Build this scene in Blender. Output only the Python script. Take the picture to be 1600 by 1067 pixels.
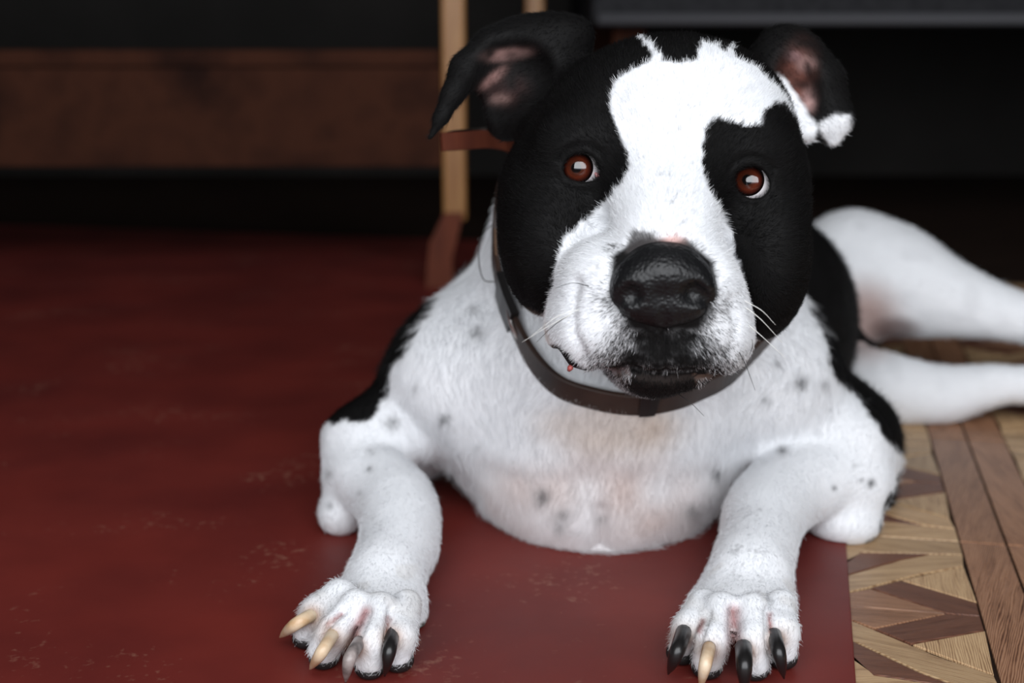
import bpy, math, random
import numpy as np
from mathutils import Vector, Matrix

for o in list(bpy.data.objects): bpy.data.objects.remove(o, do_unlink=True)
S = bpy.context.scene
C = S.collection
rng = np.random.default_rng(7)
random.seed(7)

# ------------------------------------------------------------------ camera
F_PX = 2222.2; CAM_H = 0.36; PITCH = math.atan((533.5 - 25) / F_PX)
cp, sp = math.cos(PITCH), math.sin(PITCH)
cam_d = bpy.data.cameras.new('camera'); cam = bpy.data.objects.new('camera', cam_d); C.objects.link(cam)
cam.location = (0, 0, CAM_H); cam.rotation_euler = (math.pi / 2 - PITCH, 0, 0)
cam_d.sensor_width = 36; cam_d.lens = 50; cam_d.clip_start = 0.02
cam_d.dof.use_dof = True; cam_d.dof.focus_distance = 0.785; cam_d.dof.aperture_fstop = 5.2
S.camera = cam

# ------------------------------------------------------------------ light
w = bpy.data.worlds.new('world'); S.world = w; w.use_nodes = True
bg = w.node_tree.nodes['Background']; bg.inputs[0].default_value = (0.75, 0.85, 1, 1); bg.inputs[1].default_value = 0.6

def area(name, loc, target, sx, sy, power, col):
    l = bpy.data.lights.new(name, 'AREA'); l.shape = 'RECTANGLE'; l.size = sx; l.size_y = sy
    l.energy = power; l.color = col
    o = bpy.data.objects.new(name, l); C.objects.link(o); o.location = loc
    d = Vector(target) - Vector(loc); o.rotation_euler = d.to_track_quat('-Z', 'Y').to_euler()
    return o
area('doorway_daylight', (0.10, -0.36, 1.08), (0.10, 1.0, 1.08), 1.9, 1.7, 47, (0.96, 0.975, 1.0))

S.view_settings.view_transform = 'Standard'; S.view_settings.look = 'None'
S.view_settings.exposure = 0.0; S.view_settings.gamma = 1.0; S.view_settings.use_curve_mapping = False

# ------------------------------------------------------------------ pixel helpers (1600x1067)
def ray(u, v):
    x = (u - 800) / F_PX; y = -(v - 533.5) / F_PX
    return np.array([x, cp + y * sp, -sp + y * cp])
CAM = np.array([0, 0, CAM_H])
def P(u, v, Y):
    r = ray(u, v); return CAM + r * (Y / r[1])
def Zp(u, v, z):
    r = ray(u, v); return CAM + r * ((z - CAM_H) / r[2])
def G(u, v): return Zp(u, v, 0.0)
def mpp(p):
    return float((p[1] * cp - (p[2] - CAM_H) * sp) / F_PX)      # metres per pixel at a point
def proj(V):
    V = np.asarray(V) - CAM
    dep = V[:, 1] * cp - V[:, 2] * sp; up = V[:, 1] * sp + V[:, 2] * cp
    return np.stack([800 + F_PX * V[:, 0] / dep, 533.5 - F_PX * up / dep], 1)
AX_R = np.array([1.0, 0, 0]); AX_U = np.array([0, sp, cp]); AX_F = np.array([0, cp, -sp])

# ------------------------------------------------------------------ object helpers
def mesh_obj(name, verts, faces, mat, parent=None, smooth=False):
    me = bpy.data.meshes.new(name)
    me.from_pydata([tuple(map(float, v)) for v in verts], [], faces)
    me.update()
    if smooth: me.shade_smooth()
    o = bpy.data.objects.new(name, me); C.objects.link(o)
    if mat: me.materials.append(mat)
    if parent: o.parent = parent
    return o
def empty(name, loc=(0, 0, 0)):
    o = bpy.data.objects.new(name, None); C.objects.link(o); o.location = loc; o.empty_display_size = .05
    return o
def tag(o, label, cat, group=None):
    o['label'] = label; o['category'] = cat
    if group: o['group'] = group
    return o
def child(o, parent):
    o.parent = parent; o.matrix_parent_inverse = Matrix.Translation(parent.location).inverted() if parent.type == 'EMPTY' else Matrix()
    return o
def box(x0, x1, y0, y1, z0, z1, bev=0.0):
    """bevelled box verts and faces"""
    b = min(bev, (x1 - x0) / 2.01, (y1 - y0) / 2.01, (z1 - z0) / 2.01)
    if b <= 0:
        v = [(x, y, z) for z in (z0, z1) for y in (y0, y1) for x in (x0, x1)]
        return v, [(0, 2, 3, 1), (4, 5, 7, 6), (0, 1, 5, 4), (2, 6, 7, 3), (0, 4, 6, 2), (1, 3, 7, 5)]
    import bmesh
    bm = bmesh.new(); bmesh.ops.create_cube(bm, size=1)
    for q in bm.verts:
        q.co = Vector(((x0 + x1) / 2 + q.co.x * (x1 - x0), (y0 + y1) / 2 + q.co.y * (y1 - y0), (z0 + z1) / 2 + q.co.z * (z1 - z0)))
    bmesh.ops.bevel(bm, geom=list(bm.edges), offset=b, segments=2, affect='EDGES', profile=.5)
    bm.verts.index_update()
    v = [tuple(q.co) for q in bm.verts]; f = [tuple(q.index for q in fc.verts) for fc in bm.faces]; bm.free()
    return v, f
def catmull(pts, n, closed=False):
    pts = [np.array(p, float) for p in pts]; m = len(pts); out = []
    segs = m if closed else m - 1
    for i in range(segs):
        g = lambda k: pts[k % m] if closed else pts[max(0, min(m - 1, k))]
        a, b, c, d = g(i - 1), g(i), g(i + 1), g(i + 2)
        for j in range(n):
            t = j / n
            out.append(.5 * ((2 * b) + (c - a) * t + (2 * a - 5 * b + 4 * c - d) * t * t + (3 * b - a - 3 * c + d) * t ** 3))
    if not closed: out.append(pts[-1])
    return out
def tube(path, radii, seg=8, flat=None):
    """swept round tube; returns verts, faces"""
    path = [np.array(p, float) for p in path]; n = len(path); V = []; Fc = []
    a = None
    for i, p in enumerate(path):
        t = path[min(i + 1, n - 1)] - path[max(i - 1, 0)]; t = t / (np.linalg.norm(t) + 1e-9)
        if a is None: a = np.cross(t, [.3, .1, 1.0] if abs(t[2]) < .8 else [0, 1.0, .1])
        a = a - t * a.dot(t); a /= np.linalg.norm(a) + 1e-9; b = np.cross(a, t)
        r = radii[i] if hasattr(radii, '__len__') else radii
        for k in range(seg):
            an = 2 * math.pi * k / seg
            V.append(p + a * math.cos(an) * r + b * math.sin(an) * r * (flat or 1))
    for i in range(n - 1):
        for k in range(seg):
            k2 = (k + 1) % seg
            Fc.append((i * seg + k, i * seg + k2, (i + 1) * seg + k2, (i + 1) * seg + k))
    Fc.append(tuple(range(seg))[::-1]); Fc.append(tuple((n - 1) * seg + k for k in range(seg)))
    return V, Fc
def ribbon(path, wdirs, width, thick, closed=False):
    """strap of rectangular section with rounded edges; wdirs is the width direction at every point"""
    path = [np.array(p, float) for p in path]; n = len(path); V = []; Fc = []
    prof = [(-.5, -.3), (-.46, -.5), (.46, -.5), (.5, -.3), (.5, .3), (.46, .5), (-.46, .5), (-.5, .3)]; m = len(prof)
    for i, p in enumerate(path):
        if closed: t = path[(i + 1) % n] - path[(i - 1) % n]
        else: t = path[min(i + 1, n - 1)] - path[max(i - 1, 0)]
        t /= np.linalg.norm(t) + 1e-9
        wd = np.array(wdirs[i], float); wd = wd - t * wd.dot(t); wd /= np.linalg.norm(wd) + 1e-9
        nn = np.cross(t, wd)
        for a, b in prof: V.append(p + wd * a * width + nn * b * thick)
    rng_ = range(n) if closed else range(n - 1)
    for i in rng_:
        j = (i + 1) % n
        for k in range(m):
            k2 = (k + 1) % m
            Fc.append((i * m + k, j * m + k, j * m + k2, i * m + k2))
    if not closed:
        Fc.append(tuple(range(m))); Fc.append(tuple((n - 1) * m + k for k in range(m))[::-1])
    return V, Fc

# ------------------------------------------------------------------ materials
def mat(name, col, rough=.6, spec=.4, metal=0.0, coat=0.0):
    m = bpy.data.materials.new(name); m.use_nodes = True
    b = m.node_tree.nodes['Principled BSDF']
    b.inputs['Base Color'].default_value = (*col, 1); b.inputs['Roughness'].default_value = rough
    b.inputs['Specular IOR Level'].default_value = spec; b.inputs['Metallic'].default_value = metal
    b.inputs['Coat Weight'].default_value = coat; b.inputs['Coat Roughness'].default_value = .03
    return m
def nodes(m): return m.node_tree.nodes, m.node_tree.links, m.node_tree.nodes['Principled BSDF']
def noise_mix(m, cols, scale, stretch=(1, 1, 1), detail=6, lo=.3, hi=.7, bump=0.0, bdist=.002, coord='Object', rough=None):
    N, L, b = nodes(m)
    tc = N.new('ShaderNodeTexCoord'); mp = N.new('ShaderNodeMapping'); mp.inputs['Scale'].default_value = stretch
    nz = N.new('ShaderNodeTexNoise'); nz.inputs['Scale'].default_value = scale; nz.inputs['Detail'].default_value = detail
    rp = N.new('ShaderNodeValToRGB')
    L.new(tc.outputs[coord], mp.inputs[0]); L.new(mp.outputs[0], nz.inputs['Vector']); L.new(nz.outputs[0], rp.inputs[0])
    e = rp.color_ramp.elements; e[0].position = lo; e[0].color = (*cols[0], 1); e[1].position = hi; e[1].color = (*cols[-1], 1)
    for i, c in enumerate(cols[1:-1]):
        q = e.new(lo + (hi - lo) * (i + 1) / (len(cols) - 1)); q.color = (*c, 1)
    L.new(rp.outputs[0], b.inputs['Base Color'])
    if bump:
        bp = N.new('ShaderNodeBump'); bp.inputs['Strength'].default_value = bump; bp.inputs['Distance'].default_value = bdist
        L.new(nz.outputs[0], bp.inputs['Height']); L.new(bp.outputs[0], b.inputs['Normal'])
    return m, rp, nz

# ------------------------------------------------------------------ the setting
YAW = math.atan2(0.0383, 0.1883)                       # floor pattern runs to the vanishing point right of centre
dA = np.array([math.sin(YAW), math.cos(YAW)]); dB = np.array([math.cos(YAW), -math.sin(YAW)])
def ba(u, v):
    g = G(u, v)[:2]; return np.array([g.dot(dB), g.dot(dA)])

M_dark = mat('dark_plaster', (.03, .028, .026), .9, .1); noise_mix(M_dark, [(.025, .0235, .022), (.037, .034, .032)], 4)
M_floor_base = mat('joint_and_shaded_floor', (.012, .008, .006), .9, .1); noise_mix(M_floor_base, [(.014, .008, .006), (.034, .019, .013)], 9, (1, 8, 1))  # dark joints; beyond the parquet the dark brown also stands in for shade
def struct(o): o['kind'] = 'structure'; return o
fl = struct(mesh_obj('floor', *box(-2.6, 3.0, -1.0, 3.4, -.06, -.0016), M_floor_base))
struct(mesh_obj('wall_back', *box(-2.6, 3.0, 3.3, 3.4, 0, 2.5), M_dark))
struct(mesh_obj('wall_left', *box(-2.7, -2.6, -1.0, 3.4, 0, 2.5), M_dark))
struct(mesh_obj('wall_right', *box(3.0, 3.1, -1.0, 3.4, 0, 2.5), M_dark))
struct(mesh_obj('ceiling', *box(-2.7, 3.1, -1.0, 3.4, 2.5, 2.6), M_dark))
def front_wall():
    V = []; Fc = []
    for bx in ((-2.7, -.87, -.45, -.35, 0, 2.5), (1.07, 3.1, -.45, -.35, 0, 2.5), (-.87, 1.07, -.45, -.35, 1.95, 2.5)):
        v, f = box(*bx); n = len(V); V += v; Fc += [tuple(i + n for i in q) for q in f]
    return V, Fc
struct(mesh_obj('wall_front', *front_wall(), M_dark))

# parquet pieces, each its own block with a gap
def wood(name, c0, c1, c2, scale):
    m = mat(name, c1, .42, .35)
    N, L, b = nodes(m)
    tc = N.new('ShaderNodeTexCoord'); oi = N.new('ShaderNodeObjectInfo')
    ad = N.new('ShaderNodeVectorMath'); ad.operation = 'MULTIPLY_ADD'
    cb = N.new('ShaderNodeCombineXYZ'); L.new(oi.outputs['Random'], cb.inputs[0]); L.new(oi.outputs['Random'], cb.inputs[1]); L.new(oi.outputs['Random'], cb.inputs[2])
    mp = N.new('ShaderNodeMapping'); mp.inputs['Scale'].default_value = (1, 9, 9)
    L.new(tc.outputs['Object'], mp.inputs[0])
    ad.inputs[1].default_value = (1, 1, 1); L.new(mp.outputs[0], ad.inputs[0]); 
    mu = N.new('ShaderNodeVectorMath'); mu.operation = 'SCALE'; mu.inputs['Scale'].default_value = 17; L.new(cb.outputs[0], mu.inputs[0]); L.new(mu.outputs[0], ad.inputs[2])
    nz = N.new('ShaderNodeTexNoise'); nz.inputs['Scale'].default_value = scale; nz.inputs['Detail'].default_value = 5; nz.inputs['Distortion'].default_value = .6
    L.new(ad.outputs[0], nz.inputs['Vector'])
    wv = N.new('ShaderNodeTexWave'); wv.inputs['Scale'].default_value = scale * 1.2; wv.inputs['Distortion'].default_value = 9; wv.inputs['Detail'].default_value = 3; wv.bands_direction = 'Y'
    L.new(ad.outputs[0], wv.inputs['Vector'])
    mx = N.new('ShaderNodeMath'); mx.operation = 'MULTIPLY_ADD'; mx.inputs[1].default_value = .45; L.new(wv.outputs[1], mx.inputs[0])
    m2 = N.new('ShaderNodeMath'); m2.operation = 'MULTIPLY'; m2.inputs[1].default_value = .65; L.new(nz.outputs[0], m2.inputs[0]); L.new(m2.outputs[0], mx.inputs[2])
    rp = N.new('ShaderNodeValToRGB'); e = rp.color_ramp.elements
    e[0].position = .22; e[0].color = (*c0, 1); e[1].position = .75; e[1].color = (*c2, 1); q = e.new(.45); q.color = (*c1, 1)
    L.new(mx.outputs[0], rp.inputs[0])
    hs = N.new('ShaderNodeHueSaturation'); mr = N.new('ShaderNodeMapRange'); mr.inputs[3].default_value = .82; mr.inputs[4].default_value = 1.15
    L.new(oi.outputs['Random'], mr.inputs[0]); L.new(mr.outputs[0], hs.inputs['Value']); L.new(rp.outputs[0], hs.inputs['Color'])
    L.new(hs.outputs[0], b.inputs['Base Color'])
    bp = N.new('ShaderNodeBump'); bp.inputs['Strength'].default_value = .25; bp.inputs['Distance'].default_value = .0006
    L.new(mx.outputs[0], bp.inputs['Height']); L.new(bp.outputs[0], b.inputs['Normal'])
    return m
M_oak = wood('light_oak', (.17, .085, .04), (.43, .265, .14), (.55, .375, .21), 20)
M_mid = wood('mid_oak', (.07, .026, .013), (.26, .12, .063), (.40, .215, .125), 20)
M_drk = wood('dark_oak', (.055, .02, .012), (.14, .055, .032), (.21, .092, .056), 22)

ctr = ba(1532, 962.5); crn = ba(1573, 851); Bq = ba(1506, 869)[0]; Aq = ba(1573, 851)[0]
HALF = crn[1] - ctr[1]
# the mirrored half panel, traced once (b, a relative to panel point), grain angle in the b-a frame
half = [  # pixel polygon, wood, grain
    ([(1409, 906), (1506, 885), (1527, 941)], M_oak, 90),
    ([(1360, 918), (1406, 906.5), (1527, 942), (1532, 962), (1479, 960.5)], M_drk, -28),
    ([(1327, 929), (1359, 919), (1478, 960.5), (1329, 961.5)], M_mid, 0),
    ([(1323, 903), (1410, 874), (1455, 866), (1505, 867), (1506, 884), (1440, 896), (1360, 916), (1326, 928)], M_oak, 20),
    ([(1323, 901), (1322, 880), (1344, 863), (1450, 865), (1408, 873)], M_drk, 0),
]
x0 = float(ba(1323, 900)[0]) - ctr[0]
pieces = []
for poly, m, ang in half:
    q = np.array([ba(*p) for p in poly]) - ctr
    if ang == 0 and m is M_mid: q[-1][1] = q[-2][1] = .0004
    for r_ in q:
        if abs(r_[1]) < .006: r_[1] = .0004
        if r_[0] < x0 + .006: r_[0] = x0 - .004
    pieces.append((q, m, ang))
    pieces.append((q * [1, -1], m, -ang))
x0 = float(ba(1323, 900)[0]) - ctr[0]
pieces.append((np.array([[Bq - ctr[0] + .0006, -HALF + .0005], [Aq - ctr[0] - .0009, -HALF + .0005], [Aq - ctr[0] - .0009, HALF - .0005], [Bq - ctr[0] + .0006, HALF - .0005]]), M_mid, 78))
fillq = [np.array([x0, HALF - .0004]), np.array([Bq - ctr[0], HALF - .0004])] + [ba(*p) - ctr for p in ((1505, 866), (1455, 864.5), (1344, 862), (1322, 879))]
if fillq[0][1] > fillq[-1][1]:
    pieces.append((np.array(fillq), M_oak, -14)); pieces.append((np.array(fillq) * [1, -1], M_oak, 14))
PW = -x0 * 2 + (Aq - ctr[0]) * 2                     # width of a whole panel
NP = [0]; FAR = {}
def add_piece(q, m, ang, shared={}):
    q = np.array(q); c = q.mean(0); a = math.radians(ang)
    e1 = np.array([math.cos(a), math.sin(a)]); e2 = np.array([-math.sin(a), math.cos(a)])
    area2 = sum(q[i][0] * q[(i + 1) % len(q)][1] - q[(i + 1) % len(q)][0] * q[i][1] for i in range(len(q)))
    if area2 < 0: q = q[::-1]
    loc = c; r = q - c; n = len(q)
    d = np.linalg.norm(r, axis=1, keepdims=True)
    outer = r * (1 - .0005 / d); inner = r * (1 - .0011 / d)
    cv = lambda s: np.stack([s @ e1, s @ e2], 1)
    V = [(x, y, -.006) for x, y in cv(outer)] + [(x, y, -.0005) for x, y in cv(outer)] + [(x, y, 0) for x, y in cv(inner)]
    Fc = [tuple(range(2 * n, 3 * n))]
    for i in range(n):
        j = (i + 1) % n
        Fc += [(i, j, n + j, n + i), (n + i, n + j, 2 * n + j, 2 * n + i)]
    if NP[0] >= 296:
        wp = lambda p: tuple(dB * (loc[0] + p[0] * e1[0] + p[1] * e2[0]) + dA * (loc[1] + p[0] * e1[1] + p[1] * e2[1])) + (p[2],)
        FAR.setdefault(m.name, []).append(([wp(p) for p in V], Fc)); return
    NP[0] += 1
    o = mesh_obj('parquet_block', V, Fc, m, fl)
    wxy = dB * loc[0] + dA * loc[1]
    # b-a frame is rotated by -YAW from x-y
    o.location = (wxy[0], wxy[1], 0); o.rotation_euler = (0, 0, a - YAW)
    return o
for row in range(-1, 5):
    for q, m, ang in pieces:
        off = np.array([0, row * 2 * HALF])
        qq = q + ctr + off
        add_piece(qq, m, ang)
        mir = qq.copy(); mir[:, 0] = 2 * Aq - mir[:, 0]
        add_piece(mir, m, -ang)
        add_piece(qq + [2 * (Aq - ctr[0] - x0), 0], m, ang)
        add_piece(mir + [2 * (Aq - ctr[0] - x0), 0], m, -ang)
fv, ff, fm = [], [], []
fmats = list(FAR)
for mi, nm in enumerate(fmats):
    for v_, f_ in FAR[nm]:
        o_ = len(fv); fv += v_; ff += [tuple(i + o_ for i in q) for q in f_]; fm += [mi] * len(f_)
far = mesh_obj('parquet_block', fv, ff, bpy.data.materials[fmats[0]], fl)
for nm in fmats[1:]: far.data.materials.append(bpy.data.materials[nm])
far.data.polygons.foreach_set('material_index', fm); far['kind'] = 'stuff'

# the red sheet
M_red = mat('red_lino', (.17, .016, .012), .5, .35)
def red_nodes():
    N, L, b = nodes(M_red)
    tc = N.new('ShaderNodeTexCoord')
    n1 = N.new('ShaderNodeTexNoise'); n1.inputs['Scale'].default_value = 7; n1.inputs['Detail'].default_value = 8
    L.new(tc.outputs['Object'], n1.inputs['Vector'])
    r1 = N.new('ShaderNodeValToRGB'); e = r1.color_ramp.elements
    e[0].position = .3; e[0].color = (.115, .015, .0125, 1); e[1].position = .72; e[1].color = (.195, .026, .019, 1)
    L.new(n1.outputs[0], r1.inputs[0])
    n2 = N.new('ShaderNodeTexNoise'); n2.inputs['Scale'].default_value = 170; n2.inputs['Detail'].default_value = 3
    n3 = N.new('ShaderNodeTexNoise'); n3.inputs['Scale'].default_value = 9; n3.inputs['Detail'].default_value = 4
    L.new(tc.outputs['Object'], n2.inputs['Vector']); L.new(tc.outputs['Object'], n3.inputs['Vector'])
    mu = N.new('ShaderNodeMath'); mu.operation = 'MULTIPLY'; L.new(n2.outputs[0], mu.inputs[0]); L.new(n3.outputs[0], mu.inputs[1])
    r2 = N.new('ShaderNodeValToRGB'); e = r2.color_ramp.elements; e[0].position = .352; e[0].color = (0, 0, 0, 1); e[1].position = .53; e[1].color = (.7, .7, .7, 1)
    L.new(mu.outputs[0], r2.inputs[0])
    mx = N.new('ShaderNodeMix'); mx.data_type = 'RGBA'; L.new(r2.outputs[0], mx.inputs[0]); L.new(r1.outputs[0], mx.inputs[6]); mx.inputs[7].default_value = (.33, .16, .11, 1)
    L.new(mx.outputs[2], b.inputs['Base Color'])
    bp = N.new('ShaderNodeBump'); bp.inputs['Strength'].default_value = .15; bp.inputs['Distance'].default_value = .001; L.new(n1.outputs[0], bp.inputs['Height']); L.new(bp.outputs[0], b.inputs['Normal'])
    rr = N.new('ShaderNodeMapRange'); rr.inputs[3].default_value = .42; rr.inputs[4].default_value = .62; L.new(n3.outputs[0], rr.inputs[0]); L.new(rr.outputs[0], b.inputs['Roughness'])
red_nodes()
mb = ba(1330, 968)[0]
def sheet():
    v, f = box(-2.2, mb, .25, 2.25, .0002, .0022, .0008)
    return [tuple(dB * p[0] + dA * p[1]) + (p[2],) for p in v], f
MAT_Z = .0022
tag(mesh_obj('floor_mat', *sheet(), M_red), 'large dark red sheet of worn floor covering under the dog', 'mat')

# ------------------------------------------------------------------ furniture behind
M_post = mat('varnished_wood', (.32, .15, .045), .4, .4); noise_mix(M_post, [(.25, .105, .03), (.36, .18, .06)], 14, (6, 6, 1))
M_rail = mat('brown_wood', (.09, .035, .02), .85, .08); noise_mix(M_rail, [(.018, .0075, .0055), (.052, .0185, .0105), (.027, .0105, .007)], 9, (1, 4, 1))
M_foot = mat('red_brown_wood', (.12, .03, .017), .6, .15); noise_mix(M_foot, [(.09, .024, .014), (.15, .04, .02)], 12, (4, 4, 1))
M_fab = mat('grey_fabric', (.045, .045, .05), .95, .1); noise_mix(M_fab, [(.02, .02, .022), (.034, .034, .037)], 60)
M_pipe = mat('grey_piping', (.085, .085, .092), .8, .2)

YB = 1.90
bench = empty('wooden_bench', (-.55, YB, 0))
tag(bench, 'brown wooden bench with upright orange-brown leg, behind the dog on the left', 'bench')
def part(name, bx, m, parent, bev=.004):
    o = mesh_obj(name, *box(*bx, bev), m); child(o, parent); return o
xl, xr = P(691, 200, YB)[0], P(728, 200, YB)[0]
zj = P(700, 345, YB)[2]
part('leg', (xl, xr, YB - .005, YB + .03, zj, .62), M_post, bench)
fx0, fx1 = P(668, 400, YB)[0], P(707, 400, YB)[0]
def foot():
    pr = [(fx0 - .002, 0.002), (fx1 + .002, .002), (fx1, zj * .45), (xr - .004, zj + .012), (xl + .002, zj + .012), (fx0 + .004, zj * .7), (fx0, zj * .35)]
    n = len(pr); V = [(x, YB - .012, z) for x, z in pr] + [(x, YB + .036, z) for x, z in pr]
    return V, [tuple(range(n)), tuple(range(n, 2 * n))[::-1]] + [(i, i + n, (i + 1) % n + n, (i + 1) % n) for i in range(n)]
child(mesh_obj('foot', *foot(), M_foot), bench)
z0, z1, z2 = P(400, 262, YB)[2], P(400, 106, YB)[2], P(400, 78, YB)[2]
part('side_board', (-1.75, xl + .002, YB + .004, YB + .026, z0, z1), M_rail, bench, .003)
part('moulding', (-1.75, xl + .002, YB + .010, YB + .034, z1 + .001, z2), M_rail, bench, .003)
Y2 = 2.3
q0, q1 = P(821, 10, Y2)[0], P(850, 10, Y2)[0]
part('leg', (q0, q1, Y2, Y2 + .035, .0, .62), M_post, bench)
part('leg', (-1.785, -1.75, YB - .005, YB + .03, .0, .62), M_post, bench)
part('leg', (-1.785, -1.75, Y2, Y2 + .035, .0, .62), M_post, bench)
part('seat', (-1.83, q1 + .03, YB - .03, Y2 + .06, .62, .65), M_rail, bench, .006)

YS = 2.15
sz = P(1300, 43, YS)[2]
sx0 = P(925, 20, YS)[0]
sofa = empty('sofa', ((sx0 + 1.9) / 2, YS + .4, 0))
tag(sofa, 'dark grey fabric sofa with a pale piped lower edge, behind the dog on the right', 'sofa')
part('base', (sx0, 1.95, YS, YS + .8, sz, sz + .12), M_fab, sofa, .012)
pp = mesh_obj('piping', *tube([(sx0 + .01, YS - .002, sz + .012), (.9, YS - .002, sz + .012), (1.94, YS - .002, sz + .012)], .009, 10), M_pipe, smooth=True); child(pp, sofa)
part('seat_cushion', (sx0 + .12, (sx0 + 1.95) / 2 - .004, YS - .01, YS + .6, sz + .122, sz + .26), M_fab, sofa, .03)
part('seat_cushion', ((sx0 + 1.95) / 2 + .004, 1.83, YS - .01, YS + .6, sz + .122, sz + .26), M_fab, sofa, .03)
part('backrest', (sx0 + .12, 1.83, YS + .6, YS + .8, sz + .122, sz + .6), M_fab, sofa, .04)
for a in (sx0, 1.83): part('arm', (a, a + .118, YS + .0, YS + .8, sz + .122, sz + .36), M_fab, sofa, .03)
for a in (sx0 + .06, 1.86):
    for b in (YS + .08, YS + .7): part('leg', (a - .025, a + .025, b - .025, b + .025, 0, sz), M_rail, sofa, .004)

# ================================================================== the dog
# implicit surface: smooth unions of ellipsoids and round cones, meshed with surface nets
class Prim:
    pass
def ell(p, rx, rz, ry, k=.02, rot=None, roll=0, pitch=0, yaw=0):
    """ellipsoid, axes right / up / forward of the camera, radii in metres"""
    e = Prim(); e.t = 'e'; e.c = np.array(p); e.k = k; e.r = np.array([rx, rz, ry])
    B = np.stack([AX_R, AX_U, AX_F])
    if roll or pitch or yaw:
        R = np.array(Matrix.Rotation(math.radians(roll), 3, Vector(AX_F)) @ Matrix.Rotation(math.radians(yaw), 3, Vector(AX_U)) @ Matrix.Rotation(math.radians(pitch), 3, Vector(AX_R)))
        B = B @ R.T
    e.B = B; return e
def cone(a, b, ra, rb, k=.02):
    e = Prim(); e.t = 'c'; e.a = np.array(a); e.b = np.array(b); e.ra = ra; e.rb = rb; e.k = k; return e
def pe(u, v, Y, rx, rz, ry_mm, k=.02, **kw):            # ellipsoid from pixel centre and pixel radii
    p = P(u, v, Y); m = mpp(p); return ell(p, rx * m, rz * m, ry_mm / 1000, k, **kw)
def pc(pts, k=.02):                                     # chain of round cones from (u, v, Y, r_px)
    out = []
    for a, b in zip(pts[:-1], pts[1:]):
        A = P(*a[:3]); B_ = P(*b[:3]); out.append(cone(A, B_, a[3] * mpp(A), b[3] * mpp(B_), k))
    return out
def limb(pts, k=.02, n=5):                              # smooth tapering limb: the chain resampled along a curve
    q = catmull([np.append(P(*a[:3]), a[3] * mpp(P(*a[:3]))) for a in pts], n)
    out = [cone(a[:3], b[:3], a[3], b[3], .003) for a, b in zip(q[:-1], q[1:])]
    out[0].k = k; return out
EY = .80
def he(u, v, d, rx, rz, ry, k=.014, **kw): return pe(u, v, EY - d / 1000, rx, rz, ry, k, **kw)
def hc(pts, k=.014): return pc([(u, v, EY - d / 1000, r) for u, v, d, r in pts], k)

def pd(e, X):
    if e.t == 'e':
        q = (X - e.c) @ e.B.T
        k0 = np.linalg.norm(q / e.r, axis=1); k1 = np.linalg.norm(q / (e.r * e.r), axis=1)
        return np.where(k1 < 1e-9, -e.r.min(), k0 * (k0 - 1) / np.maximum(k1, 1e-9))
    ab = e.b - e.a; L2 = ab @ ab
    t = np.clip(((X - e.a) @ ab) / L2, 0, 1)
    return np.linalg.norm(X - e.a - t[:, None] * ab, axis=1) - (e.ra + (e.rb - e.ra) * t)
def smin(a, b, k):
    h = np.maximum(k - np.abs(a - b), 0) / k
    return np.minimum(a, b) - h * h * k * .25

# ---- groups
G_ = {}
G_['trunk'] = [pe(1160, 505, 1.24, 170, 185, 150, .04), pe(1262, 485, 1.42, 115, 112, 120, .03), pe(980, 520, 1.12, 230, 210, 110, .04)] \
    + pc([(800, 525, 1.10, 125), (640, 675, 1.07, 80)], .03) + pc([(1180, 600, 1.07, 120), (1300, 700, 1.04, 92), (1320, 770, 1.03, 72)], .03)
G_['chest'] = pc([(965, 500, 1.02, 235), (1005, 310, .985, 212)], .03) + [
    pe(935, 680, 1.02, 240, 165, 112, .03), pe(950, 570, 1.01, 270, 160, 112, .03),
    pe(938, 800, .975, 110, 66, 60, .06),
    pe(705, 590, 1.01, 100, 110, 70, .04), pe(1215, 590, 1.01, 92, 125, 70, .04)]
G_['legL'] = pc([(690, 600, 1.01, 75), (585, 690, .985, 64)], .03) + pc([(568, 700, .98, 62), (552, 745, .965, 46)], .02) + [pe(533, 799, .96, 34, 38, 22, .009)] \
    + limb([(572, 740, .955, 55), (610, 775, .925, 58), (625, 810, .895, 60), (621, 858, .86, 59), (602, 900, .825, 56)], .012) \
    + [pe(578, 945, .80, 82, 42, 30, .02, roll=-14), pe(652, 962, .80, 14, 28, 10, .008)]
G_['legR'] = pc([(1215, 600, 1.01, 85), (1300, 700, .985, 74)], .03) + pc([(1318, 705, .98, 74), (1330, 752, .965, 64)], .02) + [pe(1318, 816, .955, 57, 40, 26, .010)] \
    + limb([(1290, 745, .955, 58), (1228, 770, .93, 60), (1196, 803, .90, 61), (1184, 852, .86, 58), (1171, 900, .825, 62)], .012) \
    + [pe(1158, 945, .80, 84, 44, 30, .02)]
# toes: knuckle and tip, (u, v, z, r_px)
toesL = [[(532, 930, .030, 27), (495, 958, .024, 24), (478, 984, .0135, 21)], [(556, 945, .034, 27), (524, 985, .025, 25), (505, 1015, .0135, 23)],
         [(594, 950, .034, 27), (582, 1000, .025, 25), (577, 1030, .0135, 24)], [(635, 945, .030, 25), (626, 995, .023, 23), (622, 1022, .0125, 21)]]
toesR = [[(1100, 945, .030, 26), (1076, 982, .024, 24), (1066, 1008, .0135, 21)], [(1128, 950, .034, 27), (1114, 1000, .025, 25), (1106, 1030, .0135, 24)],
         [(1176, 952, .034, 27), (1180, 1000, .025, 25), (1180, 1032, .0135, 24)], [(1218, 945, .030, 26), (1224, 985, .024, 23), (1224, 1015, .0135, 21)]]
def toe(chain):
    out = []
    for a, b in zip(chain[:-1], chain[1:]):
        A = Zp(*a[:3]); B_ = Zp(*b[:3]); out.append(cone(A, B_, a[3] * mpp(A), b[3] * mpp(B_), .006))
    return out
TOE = {'legL': toesL, 'legR': toesR}
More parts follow.
